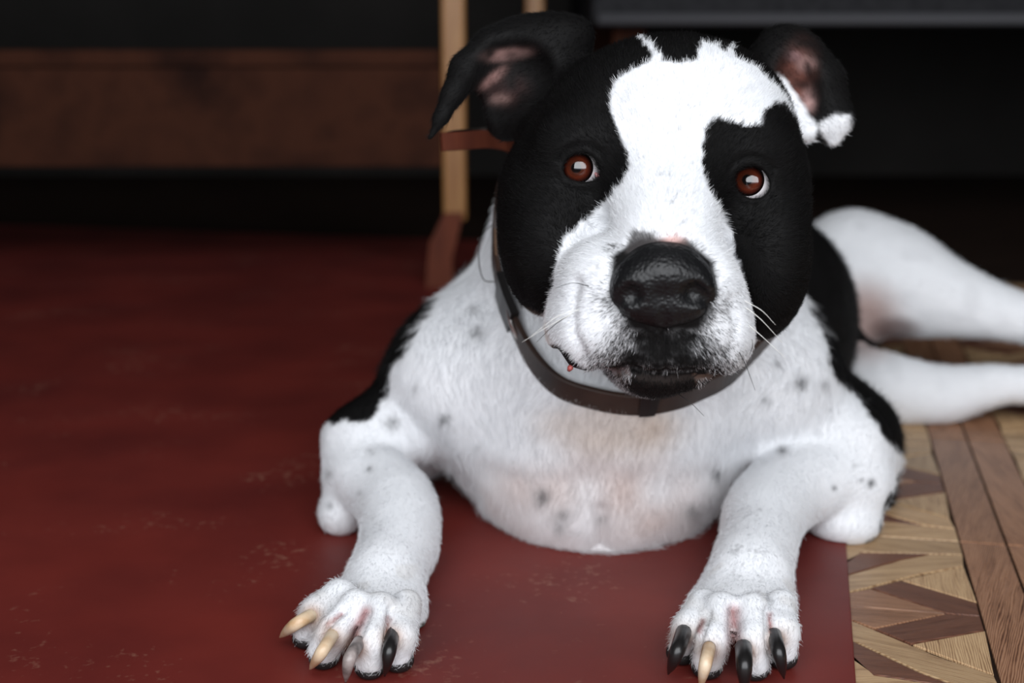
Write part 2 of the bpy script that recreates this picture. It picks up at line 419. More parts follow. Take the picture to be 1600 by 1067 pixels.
G_['pawL'] = sum([toe(t) for t in toesL], []); G_['pawR'] = sum([toe(t) for t in toesR], [])
for i, t in enumerate((toesL, toesR)):
    for e in G_['paw' + 'LR'[i]]: e.k = .005
G_['hindA'] = limb([(1332, 424, 1.36, 96), (1395, 440, 1.335, 86), (1470, 464, 1.31, 62), (1560, 488, 1.29, 42), (1680, 520, 1.265, 35), (1790, 560, 1.22, 30)], .03) \
    + [pe(1860, 600, 1.19, 60, 34, 30, .02)]
G_['hindB'] = limb([(1325, 598, 1.31, 60), (1385, 609, 1.265, 56), (1470, 617, 1.25, 45), (1570, 601, 1.25, 30), (1690, 612, 1.225, 28)], .03) \
    + [pe(1770, 640, 1.19, 60, 30, 30, .02)]
G_['head'] = [
    he(1040, 190, -60, 190, 128, 72, .02, roll=-3), he(1022, 285, -50, 236, 165, 70, .02, roll=-3),
    he(858, 375, -28, 76, 118, 56, .02), he(1186, 392, -28, 75, 138, 56, .02),
    he(1052, 165, -22, 140, 92, 46, .02),
    he(905, 222, -4, 62, 48, 22, .02, roll=8), he(1170, 240, -4, 60, 48, 22, .02, roll=-14)] \
    + hc([(1043, 240, -2, 86), (1037, 395, 62, 80)], .02) + [
    he(1024, 468, 52, 128, 82, 44, .014), he(938, 455, 40, 72, 80, 46, .014), he(1092, 458, 42, 58, 80, 46, .014),
    he(928, 515, 46, 74, 70, 42, .012), he(1108, 524, 48, 66, 70, 40, .012),
    he(1040, 548, 64, 66, 40, 24, .012)] \
    + hc([(1025, 568, 40, 50), (1020, 530, -50, 92)], .012) + [he(1030, 583, 46, 66, 28, 22, .008)]
# eyelids
EL = P(907, 261, EY + .002); ER = P(1173, 283, EY + .002); ERAD = .0122
G_['head'] += [ell(EL, .0162, .0150, .0152, .008), ell(ER, .0162, .0155, .0152, .008)]
# ears
G_['earL'] = [he(828, 108, -88, 92, 80, 26, .016, roll=12)] + hc([(768, 88, -84, 42), (730, 108, -80, 25), (706, 150, -76, 14), (690, 182, -74, 10), (672, 216, -72, 5)], .008) \
    + [he(870, 62, -96, 60, 34, 24, .016, roll=-12)] + hc([(790, 190, -86, 30), (840, 160, -80, 60)], .016)
G_['earR'] = [he(1238, 128, -104, 68, 92, 26, .016, roll=-18)] + hc([(1285, 130, -98, 34), (1305, 185, -92, 22), (1302, 220, -90, 9)], .012) + hc([(1215, 170, -90, 30), (1258, 205, -86, 16)], .012)
GK = {'trunk': .03, 'chest': .03, 'legL': .016, 'legR': .016, 'pawL': .008, 'pawR': .008, 'hindA': .02, 'hindB': .010, 'head': .014, 'earL': .012, 'earR': .012}
ORDER = ['trunk', 'chest', 'legL', 'legR', 'pawL', 'pawR', 'hindA', 'hindB', 'head', 'earL', 'earR']

def poly_sd(U, poly):
    """signed distance in pixels, negative inside"""
    U = np.asarray(U, float); p = np.array(poly, float); n = len(p)
    d2 = np.full(len(U), 1e18); ins = np.zeros(len(U), bool)
    for i in range(n):
        a = p[i]; b = p[(i + 1) % n]; e = b - a; wv_ = U - a
        t = np.clip((wv_ @ e) / (e @ e + 1e-12), 0, 1)
        d2 = np.minimum(d2, ((wv_ - t[:, None] * e) ** 2).sum(1))
        c = ((a[1] > U[:, 1]) != (b[1] > U[:, 1])) & (U[:, 0] < (b[0] - a[0]) * (U[:, 1] - a[1]) / (b[1] - a[1] + 1e-12) + a[0])
        ins ^= c
    d = np.sqrt(d2); return np.where(ins, -d, d)
def line_d(U, pts):
    U = np.asarray(U, float); p = np.array(pts, float); d2 = np.full(len(U), 1e18)
    for a, b in zip(p[:-1], p[1:]):
        e = b - a; q = U - a; t = np.clip((q @ e) / (e @ e + 1e-12), 0, 1)
        d2 = np.minimum(d2, ((q - t[:, None] * e) ** 2).sum(1))
    return np.sqrt(d2)
EYE_L = [(879, 263), (885, 250), (899, 241), (917, 239), (929, 249), (940, 273), (931, 281), (911, 285), (893, 282), (883, 274)]
EYE_R = [(1145, 283), (1150, 269), (1162, 260), (1179, 257), (1194, 268), (1203, 285), (1201, 298), (1189, 309), (1172, 310), (1156, 302), (1148, 293)]
CARVE = [  # ear hollows: ellipsoid, smoothing
    (he(806, 112, -62, 62, 52, 22, roll=14), .008), (he(772, 150, -66, 36, 30, 16), .008),
    (he(1252, 138, -76, 34, 62, 18, roll=-16), .008)]
def sdf(X, center=None, half=None, only=None):
    """final field; with a block centre, far primitives are skipped"""
    tot = np.full(len(X), .5); reg = None
    per = {}
    for g in (only or ORDER):
        dg = None
        for e in G_[g]:
            if center is not None and pd(e, center[None])[0] > half + max(e.k, GK[g]) + .008: continue
            d = pd(e, X)
            dg = d if dg is None else smin(dg, d, e.k)
        if dg is None: continue
        per[g] = dg
        tot = smin(tot, dg, GK[g])
    if only: return tot, per
    # eye openings, cut toward the camera
    for c, poly in ((EL, EYE_L), (ER, EYE_R)):
        if center is None or np.linalg.norm(center - c) < half + .03:
            near = np.linalg.norm(X - c, axis=1) < .03
            if near.any():
                s = poly_sd(proj(X[near]), poly) * mpp(c)
                front = (c - X[near]) @ AX_F                # towards the camera positive
                cut = np.maximum(s, -.002 - front)
                a = tot[near]; k = .0022; h = np.maximum(k - np.abs(a + cut), 0) / k
                tot[near] = np.maximum(a, -cut) + h * h * k * .25
    for e, k in CARVE:
        if center is None or pd(e, center[None])[0] < half + .01:
            d = -pd(e, X); h = np.maximum(k - np.abs(tot - d), 0) / k
            tot = np.maximum(tot, d) + h * h * k * .25
    return tot, per

def surface_net(fn, lo, hi, res, blk=16):
    lo = np.array(lo); n = np.ceil((np.array(hi) - lo) / res).astype(int)
    nb = (n + blk - 1) // blk; n = nb * blk
    D = np.full(tuple(n + 1), .02, np.float32)
    half = blk * res * math.sqrt(3) / 2
    bi = np.stack(np.meshgrid(*[np.arange(k) for k in nb], indexing='ij'), -1).reshape(-1, 3)
    cen = lo + (bi * blk + blk / 2) * res
    dc = fn(cen, None, None)[0]
    act = np.abs(dc) < half * 1.25 + .012
    for b_ in bi[~act & (dc < 0)]:
        i, j, k = b_ * blk; D[i:i + blk + 1, j:j + blk + 1, k:k + blk + 1] = -.02
    loc = np.stack(np.meshgrid(*[np.arange(blk + 1)] * 3, indexing='ij'), -1).reshape(-1, 3)
    for b_, c in zip(bi[act], cen[act]):
        X = lo + (loc + b_ * blk) * res
        d = fn(X, c, half)[0]
        i, j, k = b_ * blk
        D[i:i + blk + 1, j:j + blk + 1, k:k + blk + 1] = np.clip(d, -.02, .02).reshape(blk + 1, blk + 1, blk + 1)
    sg = D < 0
    nn = np.array(D.shape)
    # active cells
    cells_list = []; quads = []
    acc = {}
    strides = np.array([nn[1] * nn[2], nn[2], 1])
    ids = []; pts = []
    for ax in range(3):
        sl0 = [slice(None)] * 3; sl1 = [slice(None)] * 3; sl0[ax] = slice(0, -1); sl1[ax] = slice(1, None)
        idx = np.argwhere(sg[tuple(sl0)] != sg[tuple(sl1)])
        o1, o2 = (ax + 1) % 3, (ax + 2) % 3
        ok = (idx[:, o1] > 0) & (idx[:, o2] > 0); idx = idx[ok]
        e = np.zeros(3, int); e[ax] = 1
        a = D[tuple(idx.T)]; b = D[tuple((idx + e).T)]
        t = a / (a - b)
        pt = idx + t[:, None] * e
        u1 = np.zeros(3, int); u1[o1] = 1; u2 = np.zeros(3, int); u2[o2] = 1
        cs = [idx, idx - u1, idx - u1 - u2, idx - u2]
        cid = [c @ strides for c in cs]
        for c in cid: ids.append(c); pts.append(pt)
        q = np.stack(cid, 1)
        fl_ = a >= 0
        q[fl_] = q[fl_][:, ::-1]
        quads.append(q)
    ids = np.concatenate(ids); pts = np.concatenate(pts); quads = np.concatenate(quads)
    uid, inv = np.unique(ids, return_inverse=True)
    cnt = np.bincount(inv); V = np.stack([np.bincount(inv, pts[:, k]) / cnt for k in range(3)], 1)
    V = lo + V * res
    Q = np.searchsorted(uid, quads)
    return V, Q
def mesh_np(name, V, Q, material):
    me = bpy.data.meshes.new(name)
    me.vertices.add(len(V)); me.vertices.foreach_set('co', V.astype(np.float32).ravel())
    k = Q.shape[1]
    me.loops.add(Q.size); me.loops.foreach_set('vertex_index', Q.astype(np.int32).ravel())
    me.polygons.add(len(Q)); me.polygons.foreach_set('loop_start', np.arange(0, Q.size, k, dtype=np.int32))
    me.update(calc_edges=True); me.validate(); me.shade_smooth()
    me.materials.append(material)
    o = bpy.data.objects.new(name, me); C.objects.link(o)
    return o
def smooth_np(V, Q, it=1, lam=.5):
    for _ in range(it):
        s = np.zeros_like(V); n = np.zeros(len(V))
        k = Q.shape[1]
        for i in range(k):
            a, b = Q[:, i], Q[:, (i + 1) % k]
            for d in range(3): s[:, d] += np.bincount(a, V[b, d], len(V)) + np.bincount(b, V[a, d], len(V))
            n += np.bincount(a, minlength=len(V)) + np.bincount(b, minlength=len(V))
        V = V + lam * (s / n[:, None] - V)
    return V
def vnormals(V, Q):
    f = np.cross(V[Q[:, 2]] - V[Q[:, 0]], V[Q[:, 3]] - V[Q[:, 1]])
    N = np.zeros_like(V)
    for i in range(4):
        for d in range(3): N[:, d] += np.bincount(Q[:, i], f[:, d], len(V))
    return N / (np.linalg.norm(N, axis=1, keepdims=True) + 1e-12)
_perm = rng.random((64, 64, 64)).astype(np.float32)
def vnoise(X, scale):
    q = np.asarray(X) * scale + 100; i = np.floor(q).astype(int); f = q - i; f = f * f * (3 - 2 * f)
    r = 0
    for a in (0, 1):
        for b in (0, 1):
            for c in (0, 1):
                r = r + _perm[(i[:, 0] + a) % 64, (i[:, 1] + b) % 64, (i[:, 2] + c) % 64] * (f[:, 0] if a else 1 - f[:, 0]) * (f[:, 1] if b else 1 - f[:, 1]) * (f[:, 2] if c else 1 - f[:, 2])
    return r
def sstep(x, a, b):
    t = np.clip((x - a) / (b - a), 0, 1); return t * t * (3 - 2 * t)

V, Q = surface_net(sdf, (-.19, .69, -.012), (.66, 1.60, .385), .0018)
V = smooth_np(V, Q, 2, .4)
V[:, 2] = np.maximum(V[:, 2], np.where(V[:, :2] @ dB < mb, MAT_Z + .0002, .0002))      # what lies on the floor is pressed flat
# which region every vertex belongs to
regd = np.full((len(ORDER), len(V)), 1.0)
for i, g in enumerate(ORDER):
    d = None
    for e in G_[g]:
        q = pd(e, V); d = q if d is None else smin(d, q, e.k)
    regd[i] = d
reg = regd.argmin(0)
R = {g: i for i, g in enumerate(ORDER)}
N = vnormals(V, Q); U = proj(V)
# creases and swellings pressed into the surface (head frame lines)
hd = (reg == R['head'])
MOUTH = [(866, 552), (885, 580), (915, 589), (950, 578), (985, 577), (1010, 586), (1040, 589), (1075, 585), (1105, 586), (1140, 594), (1163, 583), (1176, 565)]
frontal = sstep(-(N @ AX_F), -.2, .3)
disp = np.zeros(len(V))
disp -= .0042 * np.exp(-(line_d(U, MOUTH) / 6) ** 2) * hd * (V[:, 1] < .80)
disp -= .0022 * np.exp(-(line_d(U, [(1040, 520), (1040, 585)]) / 5) ** 2) * hd * frontal
disp -= .0030 * np.exp(-(line_d(U, [(900, 440), (893, 480), (895, 520), (915, 560)]) / 9) ** 2) * hd * frontal
disp -= .0016 * np.exp(-(line_d(U, [(1140, 470), (1150, 510), (1140, 550)]) / 8) ** 2) * hd * frontal
for ln in ([(872, 250), (885, 236), (905, 226), (925, 228), (940, 240)], [(1140, 268), (1152, 252), (1172, 244), (1195, 250), (1210, 266)]):
    disp -= .0018 * np.exp(-(line_d(U, ln) / 5) ** 2) * hd * frontal
for ln in ([(870, 275), (890, 296), (915, 300), (940, 292)], [(1142, 305), (1165, 322), (1190, 322), (1208, 310)]):
    disp -= .0014 * np.exp(-(line_d(U, ln) / 6) ** 2) * hd * frontal
disp -= .0016 * np.exp(-(line_d(U, [(1050, 110), (1046, 180), (1042, 250)]) / 14) ** 2) * hd * frontal
chest_ = (reg == R['chest']) | (reg == R['trunk'])
disp -= .006 * np.exp(-(line_d(U, [(940, 800), (938, 862)]) / 12) ** 2) * chest_ * frontal
disp -= .0025 * np.exp(-(line_d(U, [(760, 740), (850, 760), (940, 748), (1030, 762), (1110, 742)]) / 20) ** 2) * chest_ * frontal
disp -= .004 * np.exp(-(line_d(U, [(620, 640), (680, 700), (740, 780)]) / 16) ** 2) * chest_ * frontal
for ln in ([(538, 952), (505, 985)], [(575, 952), (550, 1020)], [(612, 950), (604, 1020)], [(1106, 955), (1090, 1005)], [(1146, 950), (1147, 1030)], [(1200, 952), (1203, 1020)]):
    disp -= .0035 * np.exp(-(line_d(U, ln) / 5.5) ** 2) * np.isin(reg, [R['legL'], R['legR'], R['pawL'], R['pawR']]) * frontal
disp += (vnoise(V, 26) - .5) * .004 * chest_ + (vnoise(V, 60) - .5) * .0012
V = V + N * disp[:, None]
N = vnormals(V, Q); U = proj(V)

# ---- coat colour
WHITE = np.array([.80, .81, .83]); BLACK = np.array([.0045, .0042, .0042]); PINK = np.array([.42, .20, .17]); BEIGE = np.array([.66, .56, .49]); BROWN = np.array([.13, .05, .03])
col = np.tile(WHITE, (len(V), 1))
def mixc(mask, c):
    m = np.clip(mask, 0, 1)[:, None]; col[:] = col * (1 - m) + np.array(c) * m
nz1 = (vnoise(V, 160) - .5); nz2 = (vnoise(V, 420) - .5); nz3 = (vnoise(V, 40) - .5)
H_WHITE = [(983, 50), (1005, 58), (1024, 74), (1036, 92), (1062, 98), (1086, 92), (1097, 66), (1120, 70), (1133, 80), (1146, 72), (1150, 88), (1182, 105), (1208, 128), (1226, 150), (1245, 178), (1262, 205), (1276, 230),
           (1262, 236), (1256, 205), (1240, 180), (1226, 162), (1210, 160), (1196, 172), (1190, 190), (1168, 200), (1140, 190), (1116, 185), (1103, 200), (1097, 225), (1095, 250), (1100, 280), (1112, 305), (1126, 328), (1135, 348), (1146, 368), (1151, 392), (1158, 420), (1163, 446), (1165, 470), (1170, 500),
           (1178, 522), (1200, 545), (1215, 700), (830, 700), (835, 520), (848, 492), (856, 470), (865, 446), (868, 420), (873, 395), (886, 370), (906, 350), (931, 330), (952, 310), (971, 290), (981, 268), (980, 245), (970, 215), (958, 190), (954, 160), (955, 140), (966, 122), (986, 111), (1010, 101), (1021, 88), (1012, 72)]
hs = poly_sd(U, H_WHITE)
head_like = hd
side_muzzle = sstep(.757 - V[:, 1], -.003, .005) * sstep(U[:, 1], 385, 400)        # the sides of the muzzle are white as well
mixc(sstep(hs + nz1 * 7 + nz2 * 5, -2.5, 2.5) * hd * (1 - side_muzzle), BLACK)
# black skin: lips, lower muzzle, round the nose
sp_ = vnoise(V, 700)
dn = poly_sd(U, [(960, 400), (1000, 375), (1070, 375), (1112, 410), (1120, 460), (1090, 512), (990, 512), (955, 460)])
dm = poly_sd(U, [(1000, 500), (1080, 500), (1095, 545), (1120, 575), (1085, 584), (1000, 582), (960, 574), (985, 545)])
speck = np.maximum(1 - (dm + 22) / 100, (1 - dn / 45) * .8)
pblack = np.clip(sstep(speck + nz1 * .3 + nz2 * .25, .05, 1.02) * sstep(U[:, 1], 425, 480) * hd, 0, 1)
pblack = np.maximum(pblack, hd * sstep(-np.hypot((U[:, 0] - 1035) / 60, (U[:, 1] - 600) / 22), -1.15, -.85) * (U[:, 1] > 582))
mixc(pblack ** 1.5, BLACK * 1.6)
mixc(sstep(-dn, -9, 2) * hd, BLACK * 1.2)
mixc(sstep(-poly_sd(U, [(992, 362), (1022, 364), (1030, 380), (1060, 384), (1072, 372), (1090, 395), (975, 395)]) + nz1 * 8, -4, 4) * hd * .85, (.05, .045, .045))
mixc(np.exp(-(np.hypot((U[:, 0] - 1052) / 16, (U[:, 1] - 373) / 6)) ** 2) * hd, (.62, .40, .37))
ml = line_d(U, MOUTH); lipm = sstep(-ml, -7, -3) * hd * (V[:, 1] < .80)
mixc(lipm * ((U[:, 0] < 925) | (U[:, 0] > 985)), BLACK * 1.3)
mixc(lipm * ((U[:, 0] >= 925) & (U[:, 0] <= 985)) * .5, (.14, .06, .05))
lipL = sstep(-poly_sd(U, [(854, 536), (874, 540), (890, 553), (905, 571), (928, 579), (922, 600), (880, 600), (858, 570)]), -3, 2) * hd * (V[:, 1] < .82)
lipL = np.maximum(lipL, sstep(-poly_sd(U, [(1126, 588), (1150, 586), (1164, 574), (1172, 556), (1192, 556), (1184, 592), (1150, 610), (1126, 604)]), -3, 2) * hd * (V[:, 1] < .80))
mixc(lipL, BLACK)
mixc(sstep(-line_d(U, [(1140, 597), (1163, 586), (1176, 566)]), -6, -3) * hd, BLACK)
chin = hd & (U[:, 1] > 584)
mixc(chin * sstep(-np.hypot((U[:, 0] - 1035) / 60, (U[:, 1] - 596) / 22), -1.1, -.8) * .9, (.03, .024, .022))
mixc(chin * ((U[:, 0] < 985) | (U[:, 0] > 1085)) * .5 * (1 - lipL), (.20, .13, .10))
mixc((hd | (reg == R['chest'])) * sstep(-poly_sd(U, [(795, 470), (850, 495), (862, 545), (905, 598), (960, 600), (900, 620), (830, 560)]), -6, 6) * .6, (.68, .55, .46))
# small grey flecks on the blaze
for (a, b, r, s) in [(1072, 165, 12, .35), (1068, 205, 12, .3), (1040, 275, 14, .35), (1055, 315, 18, .5), (1060, 345, 14, .4), (955, 388, 9, .95), (905, 370, 8, .4), (935, 415, 6, .3), (1058, 300, 10, .4), (962, 386, 8, .9)]:
    dd = np.hypot((U[:, 0] - a) / r, (U[:, 1] - b) / (r * .7)); mixc(np.exp(-dd ** 2) * s * hd * (frontal > .3) * sstep(sp_, .45, .7) * (1.4 if b > 380 else .8), (.03, .03, .03))
# ears
le = reg == R['earL']; re_ = reg == R['earR']
mixc(le * 1.0, BLACK); mixc(re_ * 1.0, BLACK)
fr = sstep(-(N @ AX_F), .1, .45)
def blob(a, b, rx, rz, m, c, s=1.0, ang=0):
    ca, sa = math.cos(math.radians(ang)), math.sin(math.radians(ang))
    x = (U[:, 0] - a) * ca + (U[:, 1] - b) * sa; y = -(U[:, 0] - a) * sa + (U[:, 1] - b) * ca
    mixc(np.exp(-((x / rx) ** 2 + (y / rz) ** 2) ** 1.5) * m * s * np.clip(.75 + nz1 * 1.4, 0, 1), c)
earfront = (le | hd) & (V[:, 1] > .85)
blob(795, 84, 32, 10, earfront, (.36, .21, .19), 1, -8); blob(772, 122, 24, 8, earfront, (.34, .19, .17), 1, -40); blob(790, 140, 34, 26, earfront, (.03, .014, .013), .8); blob(782, 156, 16, 10, earfront, (.15, .09, .08), .8)
rf = (re_ | hd) & (V[:, 1] > .86)
blob(1243, 130, 26, 52, rf, (.16, .06, .045), 1.0, 10); blob(1258, 100, 14, 12, rf, (.42, .26, .24), 1); blob(1264, 155, 11, 20, rf, (.45, .28, .26), .9); blob(1240, 88, 12, 8, rf, (.30, .18, .18), .8)
mixc(sstep(-poly_sd(U, [(1210, 120), (1225, 120), (1262, 175), (1278, 200), (1272, 232), (1255, 228), (1236, 175)]) + nz1 * 8, -4, 4) * rf, WHITE)
mixc(sstep(-poly_sd(U, [(1280, 195), (1305, 178), (1330, 178), (1330, 205), (1306, 240), (1285, 215)]) + nz1 * 8, -4, 4) * (re_) , WHITE * .95)
# body
tr = reg == R['trunk']; mixc(tr * 1.0, BLACK)
B_WHITE = [(800, 240), (735, 370), (702, 428), (668, 496), (655, 512), (645, 528), (628, 558), (612, 575), (606, 610), (592, 640), (565, 662), (540, 655), (520, 660), (480, 660), (440, 1100), (1330, 1100), (1322, 864), (1372, 836), (1383, 800), (1387, 775), (1420, 720), (1388, 690), (1366, 662), (1344, 622), (1318, 602), (1302, 585), (1288, 520), (1245, 452), (1240, 240)]
fb = np.isin(reg, [R['chest'], R['legL'], R['legR'], R['trunk']])
bs = poly_sd(U, B_WHITE); white_b = sstep(-bs + nz1 * 12 + nz2 * 6, -4, 4) * fb * (V[:, 1] < 1.09)
mixc(fb * 1.0, BLACK); mixc(white_b, WHITE)
# pinkish skin and painted shading on the chest; pink-brown inside the hind legs
low = fb * (white_b > .5)
mixc(low * sstep(-np.hypot((U[:, 0] - 930) / 240, (U[:, 1] - 790) / 130), -1.1, -.3) * (.5 + nz3), (.60, .48, .44))
mixc(low * sstep(-np.hypot((U[:, 0] - 960) / 150, (U[:, 1] - 665) / 60), -1.1, -.2) * (.6 + nz3), (.64, .52, .43))
hA = (reg == R['hindA']) | (reg == R['hindB'])
mixc(hA * sstep(-np.hypot((U[:, 0] - 1350) / 75, (U[:, 1] - 500) / 80), -1.1, -.2) * .8, (.42, .26, .22))
mixc(hA * sstep(-np.hypot((U[:, 0] - 1400) / 50, (U[:, 1] - 515) / 26), -1.1, -.3) * .7, (.13, .07, .06))
mixc(hA * sstep(vnoise(V, 55), .6, .9) * .12, (.25, .25, .27))
for (a, b, r, s) in [(695, 655, 13, .85), (613, 662, 14, .8), (648, 607, 8, .35), (740, 484, 8, .7), (745, 520, 14, .8), (686, 756, 14, .9), (705, 741, 6, .7), (848, 775, 15, .85), (880, 805, 12, .6), (720, 805, 11, .6), (745, 700, 8, .3), (872, 825, 10, .5), (940, 812, 10, .6),
                     (1120, 740, 12, .9), (1252, 598, 14, .85), (1215, 568, 8, .6), (1198, 625, 9, .6), (1288, 600, 10, .5), (1222, 703, 10, .8), (1361, 754, 8, .95), (1304, 762, 5, .8), (1345, 750, 5, .6), (1336, 728, 5, .5), (1083, 798, 13, .6), (578, 733, 6, .8), (562, 770, 5, .4), (512, 740, 9, .5), (580, 705, 8, .4),
                     (515, 790, 8, .5), (1298, 640, 5, .5)]:
    dd = np.hypot((U[:, 0] - a), (U[:, 1] - b) * 1.1) / r; mixc(np.exp(-dd ** 2 * 1.3) * s * (white_b > .3) * np.clip(.8 + nz2, 0, 1), (.035, .035, .04))
for cx, x0_, y0_, y1_ in ((620, 45, 800, 905), (1165, 45, 790, 930)):
    legm = np.isin(reg, [R['legL'], R['legR'], R['pawL'], R['pawR']]) * np.exp(-((U[:, 0] - cx) / x0_) ** 2) * (U[:, 1] > y0_) * (U[:, 1] < y1_)
    mixc(legm * sstep(sp_ + (vnoise(V, 230) - .5), .85, 1.0) * .35, (.12, .12, .13))
# paws: pink webs, stained claw beds, dark pads beneath
pw = np.isin(reg, [R['legL'], R['legR'], R['pawL'], R['pawR']])
for ln, r in (([(572, 955), (556, 985), (548, 1020)], 9), ([(1146, 955), (1147, 1025)], 11), ([(606, 965), (603, 1000)], 4), ([(533, 960), (512, 975)], 4), ([(1098, 970), (1092, 985)], 5), ([(1202, 960), (1204, 985)], 4)):
    mixc(np.exp(-(line_d(U, ln) / r) ** 2) * pw * .95, (.34, .17, .17))
claw_px = {'L': [(487, 962), (517, 996), (556, 1012), (612, 996)], 'R': [(1066, 996), (1108, 1019), (1165, 1019), (1214, 1000)]}
for s_ in 'LR':
    for (a, b) in claw_px[s_]:
        mixc(np.exp(-(np.hypot(U[:, 0] - a, U[:, 1] - b) / 18) ** 2) * pw * .95, (.33, .16, .07))
mixc(pw * (V[:, 2] < .0065) * (V[:, 1] < .80) * .95, (.02, .018, .018))
mixc(pw * sstep(vnoise(V, 90) , .62, .8) * (U[:, 1] > 880) * .18, (.40, .34, .27))

# ---- fur combing direction and length
nose_p = P(1035, 430, .705)
comb = np.zeros_like(V)
comb[hd] = (V - nose_p)[hd]
for g, v in (('chest', (0, -.25, -1)), ('trunk', (.3, 1, -.5)), ('hindA', (1, -.2, -.25)), ('hindB', (1, -.1, -.1)), ('legL', (.1, -.8, -.55)), ('legR', (-.15, -.8, -.55)), ('pawL', (-.1, -1, -.3)), ('pawR', (-.05, -1, -.3)), ('earL', (-1, 0, -.6)), ('earR', (.7, 0, -.7))):
    comb[reg == R[g]] = v
cw = np.stack([vnoise(V + 3, 45), vnoise(V + 7, 45), vnoise(V + 11, 45)], 1) - .5
comb = comb / (np.linalg.norm(comb, axis=1, keepdims=True) + 1e-9)
cs_ = np.where(chest_, 1.5, .55)[:, None]
comb = comb + cw * cs_
comb -= N * (comb * N).sum(1, keepdims=True); comb /= np.linalg.norm(comb, axis=1, keepdims=True) + 1e-9
flen = np.full(len(V), .0048)
flen[hd] = .0040; flen[chest_] = .0085; flen[le | re_] = .0035; flen[pw] = .0036
mz = hd & (U[:, 1] > 400); flen[mz] = .0030
dens = np.ones(len(V)); dens[hd] = 2.4; dens[hA] = .35; dens[tr] = .5; dens[chest_ & ~tr] = .9; dens[pw] = 1.4
dens[hd & (V[:, 1] > .90)] = .8; dens[mz & (U[:, 1] > 430)] = 5.0
bare = np.zeros(len(V))
for c_ in (EL, ER): bare = np.maximum(bare, sstep(-np.linalg.norm(V - c_, axis=1), -.0195, -.0165))
bare = np.maximum(bare, sstep(-dn, -5, 4) * hd); bare = np.maximum(bare, sstep(-ml, -8, -4) * hd * (V[:, 1] < .8))
bare = np.maximum(bare, lipL)
bare = np.maximum(bare, pw * (V[:, 2] < .0065)); 
dens *= 1 - bare

# ---- materials of the coat
def coat_mat(name, rough, sheen, bumpy):
    m = mat(name, (.5, .5, .5), rough, .12)
    n_, L, b = nodes(m); at = n_.new('ShaderNodeAttribute'); at.attribute_name = 'coat'
    L.new(at.outputs['Color'], b.inputs['Base Color'])
    if bumpy:
        tc = n_.new('ShaderNodeTexCoord'); nz = n_.new('ShaderNodeTexNoise'); nz.inputs['Scale'].default_value = 900; nz.inputs['Detail'].default_value = 3
        L.new(tc.outputs['Object'], nz.inputs['Vector']); bp = n_.new('ShaderNodeBump'); bp.inputs['Strength'].default_value = .3; bp.inputs['Distance'].default_value = .0006
        L.new(nz.outputs[0], bp.inputs['Height']); L.new(bp.outputs[0], b.inputs['Normal'])
    return m
M_skin = coat_mat('short_coat', .7, 0, True); M_fur = coat_mat('coat_hairs', .5, 0, False)

dog = empty('dog', (.1, 1.0, 0))
tag(dog, 'black and white dog lying down, looking at the camera with brown eyes', 'dog')
body = mesh_np('body', V, Q, M_skin); child(body, dog)
ca = body.data.color_attributes.new('coat', 'FLOAT_COLOR', 'POINT')
ca.data.foreach_set('color', np.concatenate([col, np.ones((len(V), 1))], 1).astype(np.float32).ravel())

# ---- short hairs, one object of uncountable strands
def make_fur(n):
    T = np.concatenate([Q[:, [0, 1, 2]], Q[:, [0, 2, 3]]])
    A = np.linalg.norm(np.cross(V[T[:, 1]] - V[T[:, 0]], V[T[:, 2]] - V[T[:, 0]]), axis=1) * dens[T].mean(1)
    t = rng.choice(len(T), n, p=A / A.sum())
    r1 = np.sqrt(rng.random(n)); r2 = rng.random(n); wts = np.stack([1 - r1, r1 * (1 - r2), r1 * r2], 1)
    tv = T[t]
    ip = lambda a: (a[tv] * (wts[..., None] if a.ndim == 2 else wts)).sum(1)
    p = ip(V); nn = ip(N); nn /= np.linalg.norm(nn, axis=1, keepdims=True) + 1e-9
    d = ip(comb) + rng.normal(0, .22, (n, 3)); ln = ip(flen) * rng.uniform(.6, 1.25, n)
    c = col[tv[np.arange(n), wts.argmax(1)]] * rng.uniform(.86, 1.08, (n, 1))
    pb = pblack[tv[:, 0]]; isb = (rng.random(n) < np.where(pb > .88, 1.0, pb)) & (pb > .02); c[isb] = BLACK * 1.5; nb_ = ~isb & (pb > .02); c[nb_] = WHITE * rng.uniform(.75, 1.05, (nb_.sum(), 1))
    c = np.clip(c, 0, .88)
    d /= np.linalg.norm(d, axis=1, keepdims=True) + 1e-9
    d0 = d * .92 + nn * .38; d1 = d * .99 + nn * .10
    p0 = p - nn * .0003; p1 = p + d0 * (ln * .45)[:, None]; p2 = p1 + d1 * (ln * .55)[:, None]
    p1[:, 2] = np.maximum(p1[:, 2], .003); p2[:, 2] = np.maximum(p2[:, 2], .003)
    pos = np.stack([p0, p1, p2], 1).astype(np.float32)
    hc_ = bpy.data.hair_curves.new('fur'); hc_.add_curves([3] * n)
    hc_.attributes['position'].data.foreach_set('vector', pos.ravel())
    ra = hc_.attributes.get('radius') or hc_.attributes.new('radius', 'FLOAT', 'POINT')
    ra.data.foreach_set('value', np.tile(np.array([.00007, .00006, .00002], np.float32), n))
    at = hc_.attributes.new('coat', 'FLOAT_COLOR', 'CURVE')
    at.data.foreach_set('color', np.concatenate([c, np.ones((n, 1))], 1).astype(np.float32).ravel())
    hc_.materials.append(M_fur)
    o = bpy.data.objects.new('fur', hc_); C.objects.link(o); o.parent = body
    o['kind'] = 'stuff'; return o
make_fur(420000)

